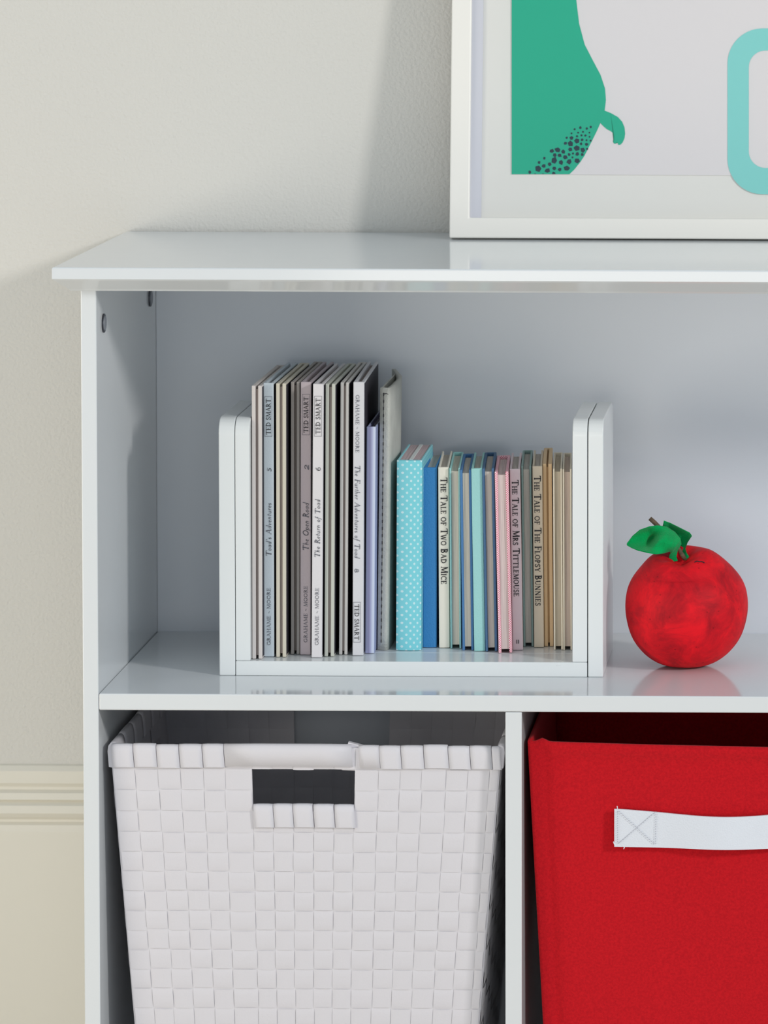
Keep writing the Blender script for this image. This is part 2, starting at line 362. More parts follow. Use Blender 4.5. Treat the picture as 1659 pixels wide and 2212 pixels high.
cab('plinth', box(0.0002, xR-0.0002, 0.02, 0.035, ZF, zb-0.0152, 0.0008))
cab('back_panel', box(0.0002, xR-0.0002, D+0.0002, D+0.006, zb-0.015, zt0-0.0004), M_back)
# cam screws in the left side panel
for (px, py) in ((223.0, 698), (323.5, 643)):
    n = Vector((1, 0, 0)); p = on_plane(px, py, Vector((0, 0, 0)), n)
    b = bmesh.new()
    bmesh.ops.create_cone(b, cap_ends=True, segments=28, radius1=0.0078, radius2=0.0078, depth=0.0012, matrix=Matrix.Translation((0.0006, p.y, p.z)) @ Matrix.Rotation(math.pi/2, 4, 'Y'))
    sc = cab('cam_screw', b, M_metal)
    b = bmesh.new()
    bmesh.ops.create_cone(b, cap_ends=True, segments=28, radius1=0.0062, radius2=0.0058, depth=0.0008, matrix=Matrix.Translation((0.0015, p.y, p.z)) @ Matrix.Rotation(math.pi/2, 4, 'Y'))
    cab('screw_face', b, M_screwcap, sc)
# dark shelf pin slot low in the back panel, just right of the rack
pb = at(1322, 1394, D)
cab('pin_slot', box(pb.x-.0006, pb.x+.0006, D-0.0008, D+.0004, pb.z-.006, pb.z+.006, 0.0003), M_metal)

# ------------------------------------------------------------------ book rack
YB = depth_on(800, 1461, 0.0)
RD = 0.135
def XR(px): return X(px, 1200, YB)
zbd = Z(800, 1429, YB)                        # top of the rack's bottom board
rx = [XR(473), XR(507.2), XR(508.4), XR(540), XR(1236.5), XR(1268.4), XR(1270.4), XR(1303)]
ztop = Z(1271, 905, YB+0.006)
RACK = thing('book_rack', 'white painted wooden adjustable book rack with rounded double ends, standing on the shelf', 'book rack', (rx[0], YB, 0))
def rk(name, bm, smooth=False): return link(name, shift(bm, (rx[0], YB, 0)), M_rack, RACK, smooth)
def endp(x0, x1, z0, r=0.013):
    pts = [(YB, z0), (YB, ztop-r)] + [(YB+r-r*math.cos(math.radians(a)), ztop-r+r*math.sin(math.radians(a))) for a in (15, 30, 45, 60, 75, 90)]
    pts += [(YB+RD-r+r*math.sin(math.radians(a)), ztop-r+r*math.cos(math.radians(a))) for a in (0, 15, 30, 45, 60, 75, 90)] + [(YB+RD, z0)]
    return prism(pts, 'x', x0, x1, 0.0009, 2)
rk('end_panel', endp(rx[0], rx[1], 0.0001)); rk('end_panel', endp(rx[6], rx[7], 0.0001))
rk('end_panel', endp(rx[2], rx[3], zbd+0.0001)); rk('end_panel', endp(rx[4], rx[5], zbd+0.0001))
# front sliding board and the fractionally lower board behind it
rk('base_board', box(rx[2], rx[5], YB, YB+0.042, 0.0001, zbd, 0.0007)); rk('base_board', box(rx[2], rx[5], YB+0.0424, YB+RD, 0.0001, zbd, 0.0007))
# small chip on the front of the board
cp = at(1207, 1437, YB)
rk('dent', box(cp.x-.002, cp.x+.002, YB-.0003, YB+.0003, cp.z-.0003, cp.z+.0004, 0.0002))

# ------------------------------------------------------------------ books
pages_cache = {}
M_gapshade = mat('dark_plum_gap_shade', (44, 40, 50), 0.6, 0.1, 300)  # near-black plum, the shade painted into the gaps between tall books
def page_mat(rgb):
    if rgb not in pages_cache: pages_cache[rgb] = mat('pages', rgb, 0.85, 0.6, 500, 0.22, 900, stretch=(1, 0.02, 0.02))
    return pages_cache[rgb]
def cloth(name, rgb, rough=0.6, bump=0.15): return mat(name, rgb, rough, bump, 900)
def book(label, group, kind, bl, br, yb_, tl, yt_, depth, ct, cover, pages, yaw=0.0, rec=0.003, smooth_sp=0.0, jitter=0.0, name='book', tex=None, texp=0.0):
    """bl/br: bottom left/right px, tl top-left px; stands on rack board"""
    z0 = zbd + 0.0003
    y0 = depth_on(bl, yb_, z0)
    P0 = at(bl, yb_, y0); P1 = at(br, yb_, y0)
    t = P1.x-P0.x
    T0 = at(tl, yt_, y0)
    h = T0.z-z0
    lean = math.atan2(T0.x-P0.x, h)
    if lean > 0: z0 += t*math.sin(lean)       # pivot corner stays on the board
    root = thing(name, label, 'book', (P0.x, y0, z0), group, (0, lean, yaw))
    root.rotation_mode = 'XYZ'
    cm = cover; pm = page_mat(pages)
    b = bmesh.new()
    bv = min(0.0006, ct*0.4)
    if kind == 'spine':
        box(0, ct, 0, depth, 0, h, bv, 2, b); box(t-ct, t, 0, depth, 0, h, bv, 2, b)
        if smooth_sp:
            n = 10; pts = [(t*i/n, -smooth_sp*math.sin(math.pi*i/n)**0.7) for i in range(n+1)] + [(t, 0.003), (0, 0.003)]
            merge(b, prism(pts, 'z', 0, h, 0.0002, 1))
        else: box(0, t, -0.0006, ct+.0004, 0, h, bv*1.4, 3, b)
        link('cover', b, cm, root)
        link('page_block', box(ct+.0001, t-ct-.0001, ct+.0006, depth-rec, rec, h-rec), pm, root)
    else:
        box(0, ct, 0, depth, 0, h, bv, 2, b); box(t-ct, t, 0, depth, 0, h, bv, 2, b)
        box(0, t, depth-ct, depth+.0004, 0, h, bv*1.4, 2, b)
        link('cover', b, cm, root)
        link('page_block', box(ct+.0001, t-ct-.0001, rec*.7, depth-rec*1.3, rec, h-rec), pm, root)
    if group == 'tall thin picture books at the left of the rack':  # thin dark sheets on both sides paint in the shade of the gaps
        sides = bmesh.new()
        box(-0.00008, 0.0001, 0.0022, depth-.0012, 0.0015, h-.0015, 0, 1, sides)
        link('left_gap_shade', sides, M_gapshade, root, label='dark sheet painting in the shade between books')
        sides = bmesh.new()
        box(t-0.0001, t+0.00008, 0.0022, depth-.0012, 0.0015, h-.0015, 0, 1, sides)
        link('right_gap_shade', sides, M_gapshade, root, label='dark sheet painting in the shade between books')
    return root, t, h, y0, P0, T0
INK_Y = -0.0011
def spine_text(root, t, h, P0py, T0py, items, m, xoff=0.0, yoff=INK_Y, name='spine_lettering', label=None):
    """items: (text, style, start_py, end_py, cap px, small caps, shear, up?)"""
    k = h/(P0py-T0py)                          # metres per pixel along the spine
    b = bmesh.new()
    for (txt, y_a, y_b, cap, small, sh, up, xo_) in items:
        H_ = cap*k; L = abs(y_a-y_b)*k
        if txt == '[]':
            z_lo = (P0py-max(y_a, y_b))*k; z_hi = (P0py-min(y_a, y_b))*k; w = cap*k/2; s = 0.00012; xc_ = t/2+xoff+xo_*k
            for (x0, x1, a0, a1) in ((xc_-w, xc_-w+s*2, z_lo, z_hi), (xc_+w-s*2, xc_+w, z_lo, z_hi), (xc_-w, xc_+w, z_lo, z_lo+s*2), (xc_-w, xc_+w, z_hi-s*2, z_hi)):
                b.faces.new([b.verts.new(p) for p in ((x0, yoff, a0), (x1, yoff, a0), (x1, yoff, a1), (x0, yoff, a1))])
            continue
        zs = (P0py-y_a)*k
        def mf(c, zs=zs, H_=H_, up=up, xo_=xo_):
            if up: return (t/2+xoff+xo_*k + H_*(.5-c.y), yoff, zs + c.x*H_)
            return (t/2+xoff+xo_*k + H_*(c.y-.5), yoff, zs - c.x*H_)
        lay(b, txt, mf, small, sh, L/H_, bold=1.25 if small else 1.0)
    return link(name, b, m, root, label=label)

def spine_parts(root, t, h, a, b_, items):
    for it, nm in zip(items, ('title_lettering', 'volume_number', 'author_lettering')):
        spine_text(root, t, h, a, b_, [it], M_greyink, name=nm)
TALLG = 'tall thin picture books at the left of the rack'
C_grey = cloth('pale_grey_board', (206, 203, 200)); C_pinkgrey = cloth('pinkish_grey_board', (216, 209, 206)); C_cream = cloth('cream_grey_board', (212, 206, 190))
C_dim = cloth('taupe_grey_board', (168, 161, 156)); C_green = cloth('greenish_grey_board', (198, 200, 190))
C_blue = cloth('blue_grey_spine', (204, 215, 223)); C_mauve = cloth('mauve_grey_spine', (188, 176, 182)); C_lt = cloth('light_grey_spine', (222, 219, 222)); C_lt2 = cloth('cool_light_grey_spine', (215, 215, 220))
PG = (156, 144, 140); PGd = (118, 108, 102)
TD = 0.152
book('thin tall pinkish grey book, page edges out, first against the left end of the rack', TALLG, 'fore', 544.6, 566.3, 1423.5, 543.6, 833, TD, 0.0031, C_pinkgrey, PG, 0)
r_, t_, h_, *_ = book('tall thin book with a blue grey spine and boxed lettering reading upwards', TALLG, 'spine', 570, 592.5, 1418.5, 568.8, 827, TD, 0.0026, C_blue, PG, 0)
spine_text(r_, t_, h_, 1418.5, 827, [('[]', 942, 856, 16, 0, 0, 1, 0)], M_greyink, name='printed_box')
spine_text(r_, t_, h_, 1418.5, 827, [('TED SMART', 938, 861, 9.5, False, 0, True, 0)], M_ink)
spine_parts(r_, t_, h_, 1418.5, 827, [("Toad's Adventures", 1201, 1086, 11, False, .22, True, 0), ('5', 1019, 1010, 11, False, .2, True, 0), ('GRAHAME ~ MOORE', 1393, 1269, 7.5, False, 0, True, 0)])
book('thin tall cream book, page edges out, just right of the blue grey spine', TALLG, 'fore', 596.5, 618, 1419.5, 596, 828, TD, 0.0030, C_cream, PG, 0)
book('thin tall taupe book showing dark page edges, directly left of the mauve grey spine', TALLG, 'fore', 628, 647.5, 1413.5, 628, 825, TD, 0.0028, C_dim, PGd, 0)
r_, t_, h_, *_ = book('tall thin book with a mauve grey spine numbered 2', TALLG, 'spine', 648.3, 671.5, 1414.5, 649.5, 825, TD, 0.0026, C_mauve, PG, 0)
spine_text(r_, t_, h_, 1414.5, 825, [('[]', 939, 851, 16, 0, 0, 1, 0)], M_greyink, name='printed_box')
spine_text(r_, t_, h_, 1414.5, 825, [('TED SMART', 934, 857, 9.5, False, 0, True, 0)], M_ink)
spine_parts(r_, t_, h_, 1414.5, 825, [('The Open Road', 1189, 1086, 12, False, .22, True, 0), ('2', 1015, 1003, 12, False, .2, True, 0), ('GRAHAME ~ MOORE', 1387, 1265, 7.5, False, 0, True, 0)])
r_, t_, h_, *_ = book('tall thin book with a light grey spine numbered 6', TALLG, 'spine', 672.8, 695.5, 1420.5, 676.3, 829, TD, 0.0026, C_lt, PG, 0)
spine_text(r_, t_, h_, 1420.5, 829, [('[]', 942, 855, 16, 0, 0, 1, 0)], M_greyink, name='printed_box')
spine_text(r_, t_, h_, 1420.5, 829, [('TED SMART', 937, 860, 9.5, False, 0, True, 0)], M_ink)
spine_parts(r_, t_, h_, 1420.5, 829, [('The Return of Toad', 1204, 1079, 11, False, .22, True, 0), ('6', 1017, 1008, 12, False, .1, True, 0), ('GRAHAME ~ MOORE', 1393, 1269, 7.5, False, 0, True, 0)])
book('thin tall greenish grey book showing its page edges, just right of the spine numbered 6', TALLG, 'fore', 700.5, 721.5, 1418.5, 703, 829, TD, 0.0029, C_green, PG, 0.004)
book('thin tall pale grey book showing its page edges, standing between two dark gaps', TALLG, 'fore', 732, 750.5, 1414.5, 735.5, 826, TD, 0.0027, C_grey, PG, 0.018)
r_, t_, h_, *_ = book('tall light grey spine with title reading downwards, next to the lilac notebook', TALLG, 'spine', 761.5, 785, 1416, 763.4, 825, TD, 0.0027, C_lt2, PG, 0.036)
spine_text(r_, t_, h_, 1416, 825, [('[]', 1300, 1387, 16, 0, 0, 0, -2.5)], M_greyink, name='printed_box')
spine_text(r_, t_, h_, 1416, 825, [('TED SMART', 1305, 1382, 9.5, False, 0, False, -2.5)], M_ink)
spine_parts(r_, t_, h_, 1416, 825, [('The Further Adventures of Toad', 1004, 1204, 11, False, .22, False, -2), ('8', 1227, 1237, 11, False, 0, False, -2), ('GRAHAME ~ MOORE', 853, 977, 7.5, False, 0, False, -2.5)])

# lilac striped notebook
lil = stripes_mat('lilac_striped_cover', [(0.0, (150, 160, 196)), (0.12, (176, 182, 220)), (0.3, (158, 158, 200)), (0.45, (184, 188, 226)), (0.56, (214, 222, 246)), (0.68, (222, 230, 250)), (0.74, (168, 178, 218)), (1.0, (186, 190, 228))], 0.0105)
book('shorter lilac notebook with pale stripes, between tall grey books and the stitched journal', None, 'spine', 788.3, 808.8, 1411, 791.8, 922, 0.13, 0.0016, lil, (140, 134, 150), 0.02, 0.004, 0.0008, name='notebook')

# stitched grey-green leather journal, cover bulging open at the top
jm = mat('grey_green_leather', (200, 201, 194), 0.6, 0.5, 700, 0.12, 60)
zj = zbd+.0003; yj = depth_on(826, 1404.5, zj); J0 = at(814.5, 1404.5, yj); J1 = at(820.5, 838, yj)
hj = J1.z-zj; lj = math.atan2(J1.x-J0.x, hj)
JR = thing('leather_journal', 'grey leather journal with black stitching and a bulging cover, beside the polka dot book', 'book', (J0.x, yj, zj+.009*math.sin(max(lj, 0))), None, (0, lj, 0))
def jcover(u, v):
    s = u; b_ = (0.12+0.88*v**1.5)
    knots = [(0, 0.002), (0.0035, 0.0), (0.0085, 0.0005), (0.0098+.0004*b_, 0.012), (0.0098+.0008*b_, 0.04), (0.0092+.0010*b_, 0.078), (0.007-.003*b_, 0.112), (0.004-.006*b_, 0.14)]
    f = s*(len(knots)-1); i = min(int(f), len(knots)-2); w = f-i
    def cr(k):
        p = [knots[max(0, min(len(knots)-1, i+d_))][k] for d_ in (-1, 0, 1, 2)]
        return 0.5*((2*p[1]) + (-p[0]+p[2])*w + (2*p[0]-5*p[1]+4*p[2]-p[3])*w*w + (-p[0]+3*p[1]-3*p[2]+p[3])*w**3)
    return Vector((cr(0), cr(1), v*hj))
def jinner(u, v):
    e = 0.004; p = jcover(u, v); a = jcover(min(1, u+e), v); c = jcover(max(0, u-e), v)
    d = (a-c); d.z = 0; d.normalize(); return p + Vector((-d.y, d.x, 0))*0.0034
b = bmesh.new(); NU, NV = 56, 16
A = [[b.verts.new(jcover(i/NU, j/NV)) for j in range(NV+1)] for i in range(NU+1)]
B = [[b.verts.new(jinner(i/NU, j/NV)) for j in range(NV+1)] for i in range(NU+1)]
for i in range(NU):
    for j in range(NV):
        b.faces.new((A[i][j], A[i+1][j], A[i+1][j+1], A[i][j+1])); b.faces.new((B[i][j], B[i][j+1], B[i+1][j+1], B[i+1][j]))
    b.faces.new((A[i][0], B[i][0], B[i+1][0], A[i+1][0])); b.faces.new((A[i][NV], A[i+1][NV], B[i+1][NV], B[i][NV]))
for j in range(NV):
    b.faces.new((A[0][j], A[0][j+1], B[0][j+1], B[0][j])); b.faces.new((A[NU][j], B[NU][j], B[NU][j+1], A[NU][j+1]))
bmesh.ops.recalc_face_normals(b, faces=b.faces)
link('cover', b, jm, JR, smooth=True)
link('cover', box(0, 0.0012, 0.002, 0.12, 0, hj*0.995, 0.0004), jm, JR)
link('page_block', box(0.0014, 0.0062, 0.0055, 0.115, 0.003, hj*0.93), page_mat((120, 114, 108)), JR)
kj = hj/(1404.5-838)
b = bmesh.new(); M_thread = mat('black_thread', (30, 28, 36), 0.7)
ns = 36
for i in range(ns):
    zc = hj-(852-838)*kj - i*(1385-852)*kj/(ns-1)
    box(0.0030, 0.0038, -0.0007, 0.0002, zc-.0014, zc+.0014, 0.0002, 1, b)
tube(b, [(0.0034, -0.0004, hj-13*kj), (0.0045, -0.0006, hj-12.4*kj), (0.006, -0.0004, hj-12.0*kj), (0.0072, -0.0004, hj-13.6*kj)], 0.00035, 6)
tube(b, [(0.0034, -0.0001, hj-13*kj), (0.0034, -0.0001, hj-548*kj)], 0.00022, 5)
link('stitching', b, M_thread, JR, label='black stitching')

SG = 'small hardback books at the right of the rack'
SD = 0.103
YA = math.radians(3.8)
dotm = dots_mat('turquoise_polka_dot', (124, 212, 224), (200, 234, 240), 0.0067, 0.15)
C_b = cloth('bright_blue_cloth', (58, 136, 198), 0.75, 0.5)
C_cr = cloth('cream_paper', (232, 227, 214)); C_aq = cloth('aqua_cloth', (158, 212, 210), 0.7, .4); C_bl2 = cloth('mid_blue_cloth', (74, 124, 176), 0.7, .4)
C_navy = cloth('slate_blue_cloth', (70, 108, 146), .7, .4); C_pk = cloth('pale_pink_paper', (232, 212, 217)); C_sage = cloth('sage_cloth', (146, 172, 168), .7, .4)
C_tan = cloth('tan_paper', (222, 208, 186)); C_br = cloth('light_brown_cloth', (228, 196, 154), .7, .3); C_iv = cloth('ivory_board', (236, 226, 206))
def check_mat():
    m = dots_mat('pink_woven_check', (220, 74, 116), (250, 222, 228), 0.0019, 0.31); return m
C_pink = check_mat()
P1_ = (226, 218, 202); P2_ = (204, 197, 188)
r_, t_, h_, *_ = book('turquoise book with white polka dots and a rounded spine', SG, 'spine', 855.5, 910, 1404.5, 857.5, 994, SD, 0.0019, dotm, (206, 186, 190), math.radians(0.8), 0.0006, 0.0022)
link('bookmark_ribbon', box(t_*0.47, t_*0.6, 0.004, SD-.002, h_-.0007, h_+.0002), mat('white_ribbon', (220, 226, 226), .6), r_)
book('small bright blue cloth book', SG, 'spine', 914, 943, 1398.5, 914.5, 1010, SD, 0.0019, C_b, P2_, math.radians(2.2), 0.003, 0.0006)
r_, t_, h_, *_ = book('small cream book with a black title, next to the bright blue book', SG, 'spine', 948.5, 971.5, 1399.5, 946.3, 1009, SD, 0.0018, C_cr, P2_, YA)
spine_text(r_, t_, h_, 1399.5, 1009, [('The Tale of Two Bad Mice', 1032, 1261, 14, True, 0, False, 1)], M_ink)
book('small book with thin aqua covers showing cream page edges, right of the cream titled book', SG, 'fore', 973, 996.5, 1401, 970.5, 1011, SD, 0.0016, C_aq, P1_, YA)
book('small book with mid blue covers showing cream page edges', SG, 'fore', 999, 1023.5, 1405, 993.5, 1015, SD, 0.0021, C_bl2, P1_, YA)
book('small aqua book with a plain cloth spine', SG, 'spine', 1024.5, 1048, 1406.5, 1018, 1012, SD, 0.0018, C_aq, P2_, YA, 0.003, 0.0005)
book('small book with slate blue covers, between the plain aqua and the pink checked book', SG, 'fore', 1048.8, 1074.5, 1407.5, 1041.6, 1012, SD, 0.0022, C_navy, P2_, YA)
book('small book with pink woven check covers showing pale page edges', SG, 'fore', 1077, 1106.5, 1411, 1068.5, 1019, SD, 0.0024, C_pink, (224, 208, 204), YA)
r_, t_, h_, *_ = book('small pale pink book with a black title and the number 11 at its foot', SG, 'spine', 1107.3, 1129.8, 1404.5, 1100.8, 1013, SD, 0.0018, C_pk, P2_, YA)
spine_text(r_, t_, h_, 1404.5, 1013, [('The Tale of Mrs Tittlemouse', 1037, 1288, 14, True, 0, False, 0.5)], M_ink)
b = bmesh.new(); k_ = h_/(1404.5-1013)
for dx in (-1.9, 1.9):
    box(t_/2+dx*k_-.0003, t_/2+dx*k_+.0003, -0.0013, -0.0006, (1404.5-1390)*k_, (1404.5-1382)*k_, 0, 1, b)
link('volume_number', b, M_ink, r_)
book('small book with sage green covers showing grey page edges', SG, 'fore', 1130.5, 1152.8, 1397, 1125.5, 1007, SD, 0.0018, C_sage, P2_, YA)
r_, t_, h_, *_ = book('small tan book with a black title, right of the sage green book', SG, 'spine', 1153.8, 1175.3, 1398.5, 1150, 1007, SD, 0.0018, C_tan, P2_, YA)
spine_text(r_, t_, h_, 1398.5, 1007, [('The Tale of The Flopsy Bunnies', 1028, 1308, 14, True, 0, False, 0)], M_ink)
book('small book with light brown covers meeting over narrow pages', SG, 'fore', 1176.2, 1195.6, 1396.5, 1172.5, 1002, SD, 0.0031, C_br, (196, 160, 116), YA)
book('small ivory book showing tan page edges, second from the right end of the row', SG, 'fore', 1196.4, 1216.2, 1404, 1194.4, 1012, SD, 0.0015, C_iv, (202, 188, 166), YA)
book('small ivory book pressed against the right end of the rack, the last in the row', SG, 'fore', 1216.8, 1236.0, 1404.5, 1215.4, 1013, SD, 0.0014, C_iv, (210, 190, 176), YA)

# ------------------------------------------------------------------ apple
za = 0.0001; yc = depth_on(1482, 1443.5, za) + 0.012
pa = at(1481.5, 1443, yc); ka = 1.0/(FPX/(yc+3.6))
prof = [(0, 0), (24, 0.5), (46, 3), (65, 9), (87, 23), (106, 43), (119, 63), (127, 85), (132.5, 110), (134.5, 134), (131.5, 162), (125, 182), (115, 199), (103, 214), (88, 230), (74, 243), (60, 251), (46, 253), (33, 250), (22, 243), (12, 236), (0, 232)]
APP = thing('toy_apple', 'red decorative apple with green felt leaves and twig stem, right of the book rack', 'decoration', (pa.x, yc, za))
b = bmesh.new(); NS = 72; rings = []
for (r, z) in prof[1:-1]:
    rg = []
    for k in range(NS):
        a = 2*math.pi*k/NS
        rr = r*(1 + 0.012*math.sin(3*a+0.6)*(z/253) + 0.008*math.sin(5*a+z*.01))
        zz = z + (2.0*math.sin(2*a+1.2) + 1.5*math.sin(5*a))*max(0, (z-215)/38)
        if z > 245: zz += 2.0*math.sin(a*3+2)
        q_ = min(1, max(0, (z-196)/44)); q_ = q_*q_*(3-2*q_)
        vx, vy, vz = rr*math.cos(a), rr*math.sin(a), zz-134
        t1 = math.radians(17)*q_; vy, vz = vy*math.cos(t1)-vz*math.sin(t1), vy*math.sin(t1)+vz*math.cos(t1)
        t2 = math.radians(-5)*q_; vx, vz = vx*math.cos(t2)+vz*math.sin(t2), -vx*math.sin(t2)+vz*math.cos(t2)
        vz -= 1.0*q_
        rg.append(b.verts.new((vx*ka, vy*ka, (vz+134)*ka)))
    rings.append(rg)
for i in range(len(rings)-1):
    for k in range(NS): b.faces.new((rings[i][k], rings[i][(k+1) % NS], rings[i+1][(k+1) % NS], rings[i+1][k]))
c0 = b.verts.new((0, 0, 0)); c1 = b.verts.new((sum(v.co.x for v in rings[-1])/NS, sum(v.co.y for v in rings[-1])/NS, sum(v.co.z for v in rings[-1])/NS-3*ka))
for k in range(NS): b.faces.new((c0, rings[0][(k+1) % NS], rings[0][k])); b.faces.new((c1, rings[-1][k], rings[-1][(k+1) % NS]))
bmesh.ops.recalc_face_normals(b, faces=b.faces)
bvh = BVHTree.FromBMesh(b)
abody = link('apple_body', b, M_apple, APP, smooth=True)
ss = abody.modifiers.new('sub', 'SUBSURF'); ss.levels = 1; ss.render_levels = 2
aroot = Vector((pa.x, yc, za))
_h = bvh.ray_cast(CAM-aroot, ray(1464, 1207).normalized())[0]
yl = (_h+aroot).y - 0.001

def leaf(secs, y0, dep, th=0.0017, crease=False):
    pts = [[at(*s[0], y0), at(*s[1], y0)] for s in secs]
    def P(u, v):
        f = u*(len(pts)-1); i = min(int(f), len(pts)-2); w = f-i
        w2 = w
        t_ = pts[i][0].lerp(pts[i+1][0], w2); b_ = pts[i][1].lerp(pts[i+1][1], w2)
        p = b_.lerp(t_, v); fold_ = 0
        if crease:
            a = (u-.30)-(v-.42)*.16; g_ = math.exp(-((v-.40)/.24)**2)
            fold_ = g_*(0.0105*math.exp(-(a/.034)**2) - 0.0065*math.exp(-((a-.075)/.042)**2))
        d0 = fold_ + dep[i](v)*(1-w)+dep[i+1](v)*w
        return Vector((p.x, p.y+d0, p.z))-aroot
    return grid_sheet(P, (len(secs)-1)*5, 20, th)
def dz(a, b_, c): return lambda v: a*(1-v)**2 + 2*b_*v*(1-v)*1.6 + c*v*v
L1 = [((1354, 1174), (1354, 1178)), ((1366, 1158), (1364, 1182)), ((1382, 1144), (1380, 1186)), ((1402, 1137), (1399, 1188)), ((1420, 1135.5), (1420, 1192)), ((1440, 1139), (1437, 1192)), ((1458, 1150), (1447, 1190)), ((1470, 1164), (1449, 1193)), ((1472, 1176), (1446, 1199)), ((1464, 1190), (1445, 1206)), ((1461, 1203), (1447, 1211)), ((1464, 1211), (1452, 1213.5))]
d1 = [dz(0, 0, 0), dz(-.004, .002, 0), dz(-.010, .006, -.002), dz(-.016, .011, -.002), dz(-.014, .002, .001), dz(-.008, -.010, .003), dz(-.005, -.014, .002), dz(-.003, -.010, .0), dz(-.002, -.004, 0), dz(0, -.002, 0), dz(0, 0, 0), dz(-.001, -.001, -.001)]
lf = link('leaf', leaf(L1, yl-0.004, d1, crease=True), M_leaf, APP, smooth=True, label='large green felt leaf')
L2 = [((1434, 1125), (1430, 1143)), ((1448, 1130), (1444, 1156)), ((1462, 1137), (1458, 1168)), ((1478, 1145), (1470, 1180)), ((1490, 1151), (1476, 1184)), ((1495, 1157), (1474, 1190)), ((1486, 1170), (1474, 1194)), ((1481, 1184), (1474, 1200)), ((1484, 1194), (1477, 1205)), ((1490, 1203), (1481, 1209)), ((1489, 1208), (1483, 1211))]
d2 = [dz(.004, 0, 0), dz(.004, .004, 0), dz(.004, .006, 0), dz(.003, .006, 0), dz(.002, .004, 0), dz(-.002, .004, -.003), dz(-.003, .002, -.004), dz(-.004, 0, -.004), dz(-.004, -.002, -.004), dz(-.004, -.003, -.004), dz(-.004, -.004, -.004)]
link('leaf', leaf(L2, yl+0.003, d2), M_leaf, APP, smooth=True, label='small green felt leaf')
b = bmesh.new()
sp = [at(1404, 1120, yl+.004), at(1414, 1129, yl+.003), at(1428, 1143, yl+.002), at(1450, 1166, yl+.001), at(1467, 1186, yl-.003), at(1474, 1199, yl-.004), at(1480, 1209, yl-.004)]
tube(b, [p-aroot for p in sp], [.0019, .0020, .0018, .0016, .0016, .0019, .0017], 10)
link('stem', b, M_stem, APP, smooth=True)
b = bmesh.new()
mp = []
for (px, py) in ((1500.5, 1214.5), (1503, 1212.6), (1507, 1212.2), (1511, 1213.6), (1515, 1213), (1519, 1214), (1521.5, 1216)):
    d = ray(px, py); h = bvh.ray_cast(CAM-aroot, d.normalized())
    if h[0] is not None: mp.append(h[0]-d.normalized()*0.0003)
if len(mp) > 2: tube(b, mp, 0.00045, 6)
link('wire_staple', b, M_thread, APP)

# ------------------------------------------------------------------ framed picture
lean = math.radians(7.0)
FT = 0.014
yfr = depth_on(1000, 518, zt1)
zr = zt1 + FT*math.sin(lean)
nrm = Vector((0, -math.cos(lean), math.sin(lean)))
pf0 = Vector((0, yfr, zr))
def fl(px, py):                                # pixel -> frame-local (x along, z up the leaning face)
    p = on_plane(px, py, pf0, nrm); return p.x, (p-pf0).dot(Vector((0, math.sin(lean), math.cos(lean))))
fx0 = fl(970.5, 512)[0]; fz0 = 0.0
fx1 = fx0 + 0.56; fz1 = 0.42
FR = thing('framed_picture', 'white framed print of a green dinosaur and teal letter, leaning on top of the cabinet', 'picture', (fx0, yfr, zr), None, (-lean, 0, 0))
ix0 = fl(1014.5, 400)[0]-fx0; iz0 = fl(1200, 471)[1]
w_ = fx1-fx0; ix1 = w_-ix0; iz1 = fz1-iz0
b = bmesh.new()
def rq(x0, x1, z0, z1, y): return [b.verts.new(p) for p in ((x0, y, z0), (x1, y, z0), (x1, y, z1), (x0, y, z1))]
f0, f1, f2, f3 = rq(0, w_, 0, fz1, 0), rq(ix0, ix1, iz0, iz1, 0), rq(ix0, ix1, iz0, iz1, FT), rq(0, w_, 0, fz1, FT)
for A_, B_ in ((f0, f1), (f1, f2), (f2, f3), (f3, f0)):
    for i in range(4): b.faces.new((A_[i], A_[(i+1) % 4], B_[(i+1) % 4], B_[i]))
bmesh.ops.recalc_face_normals(b, faces=b.faces)
bmesh.ops.bevel(b, geom=[e for e in b.edges if e.calc_face_angle(0) > 0.3], offset=0.0012, segments=2, profile=0.5, affect='EDGES')
link('frame', b, M_frame, FR)
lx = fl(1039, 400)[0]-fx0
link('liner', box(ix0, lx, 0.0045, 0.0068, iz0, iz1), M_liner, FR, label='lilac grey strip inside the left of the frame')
link('mount', box(ix0, ix1, 0.007, 0.010, iz0, iz1), M_mount, FR)
gl = link('glass', box(ix0, ix1, 0.0030, 0.0034, iz0, iz1), M_glass, FR)
px0 = fl(1104, 350)[0]-fx0; pz0 = fl(1250, 376.5)[1]
PR = link('print', box(px0, ix1-0.035, 0.0062, 0.0069, pz0, iz1-0.03), M_print, FR)
def L(px, py):
    a = fl(px, py); return (a[0]-fx0, a[1])
def flat(name, pts, y, m, par, extra=None):
    b = bmesh.new(); vs = [b.verts.new((p[0], y, p[1])) for p in pts]; f = b.faces.new(vs)
    bmesh.ops.triangulate(b, faces=[f])
    if extra:
        f = b.faces.new([b.verts.new((p[0], y-.0001, p[1])) for p in extra]); bmesh.ops.triangulate(b, faces=[f])
    return link(name, b, m, par)
body = [(1104, 375.6), (1229, 375.6), (1240, 365), (1252, 350), (1262, 335), (1272, 315), (1281, 297), (1287, 285), (1292, 274), (1297, 262),
        ]
arm = [(1288, 250), (1297, 266), (1303, 272), (1310, 278), (1318, 282), (1324, 287), (1326, 293), (1325, 299), (1323, 304), (1325, 309), (1328, 309.5), (1331, 306.5), (1332.5, 306), (1333.5, 308), (1334.5, 312), (1339, 312), (1344, 307), (1348, 298), (1349.5, 288), (1348, 274), (1343, 262), (1334, 252), (1318, 243), (1300, 236)]
body += [(1305, 240), (1308, 215), (1306, 190), (1296, 160), (1280, 130), (1262, 95), (1250, 50), (1244, 0), (1242, -60), (1104, -60)]
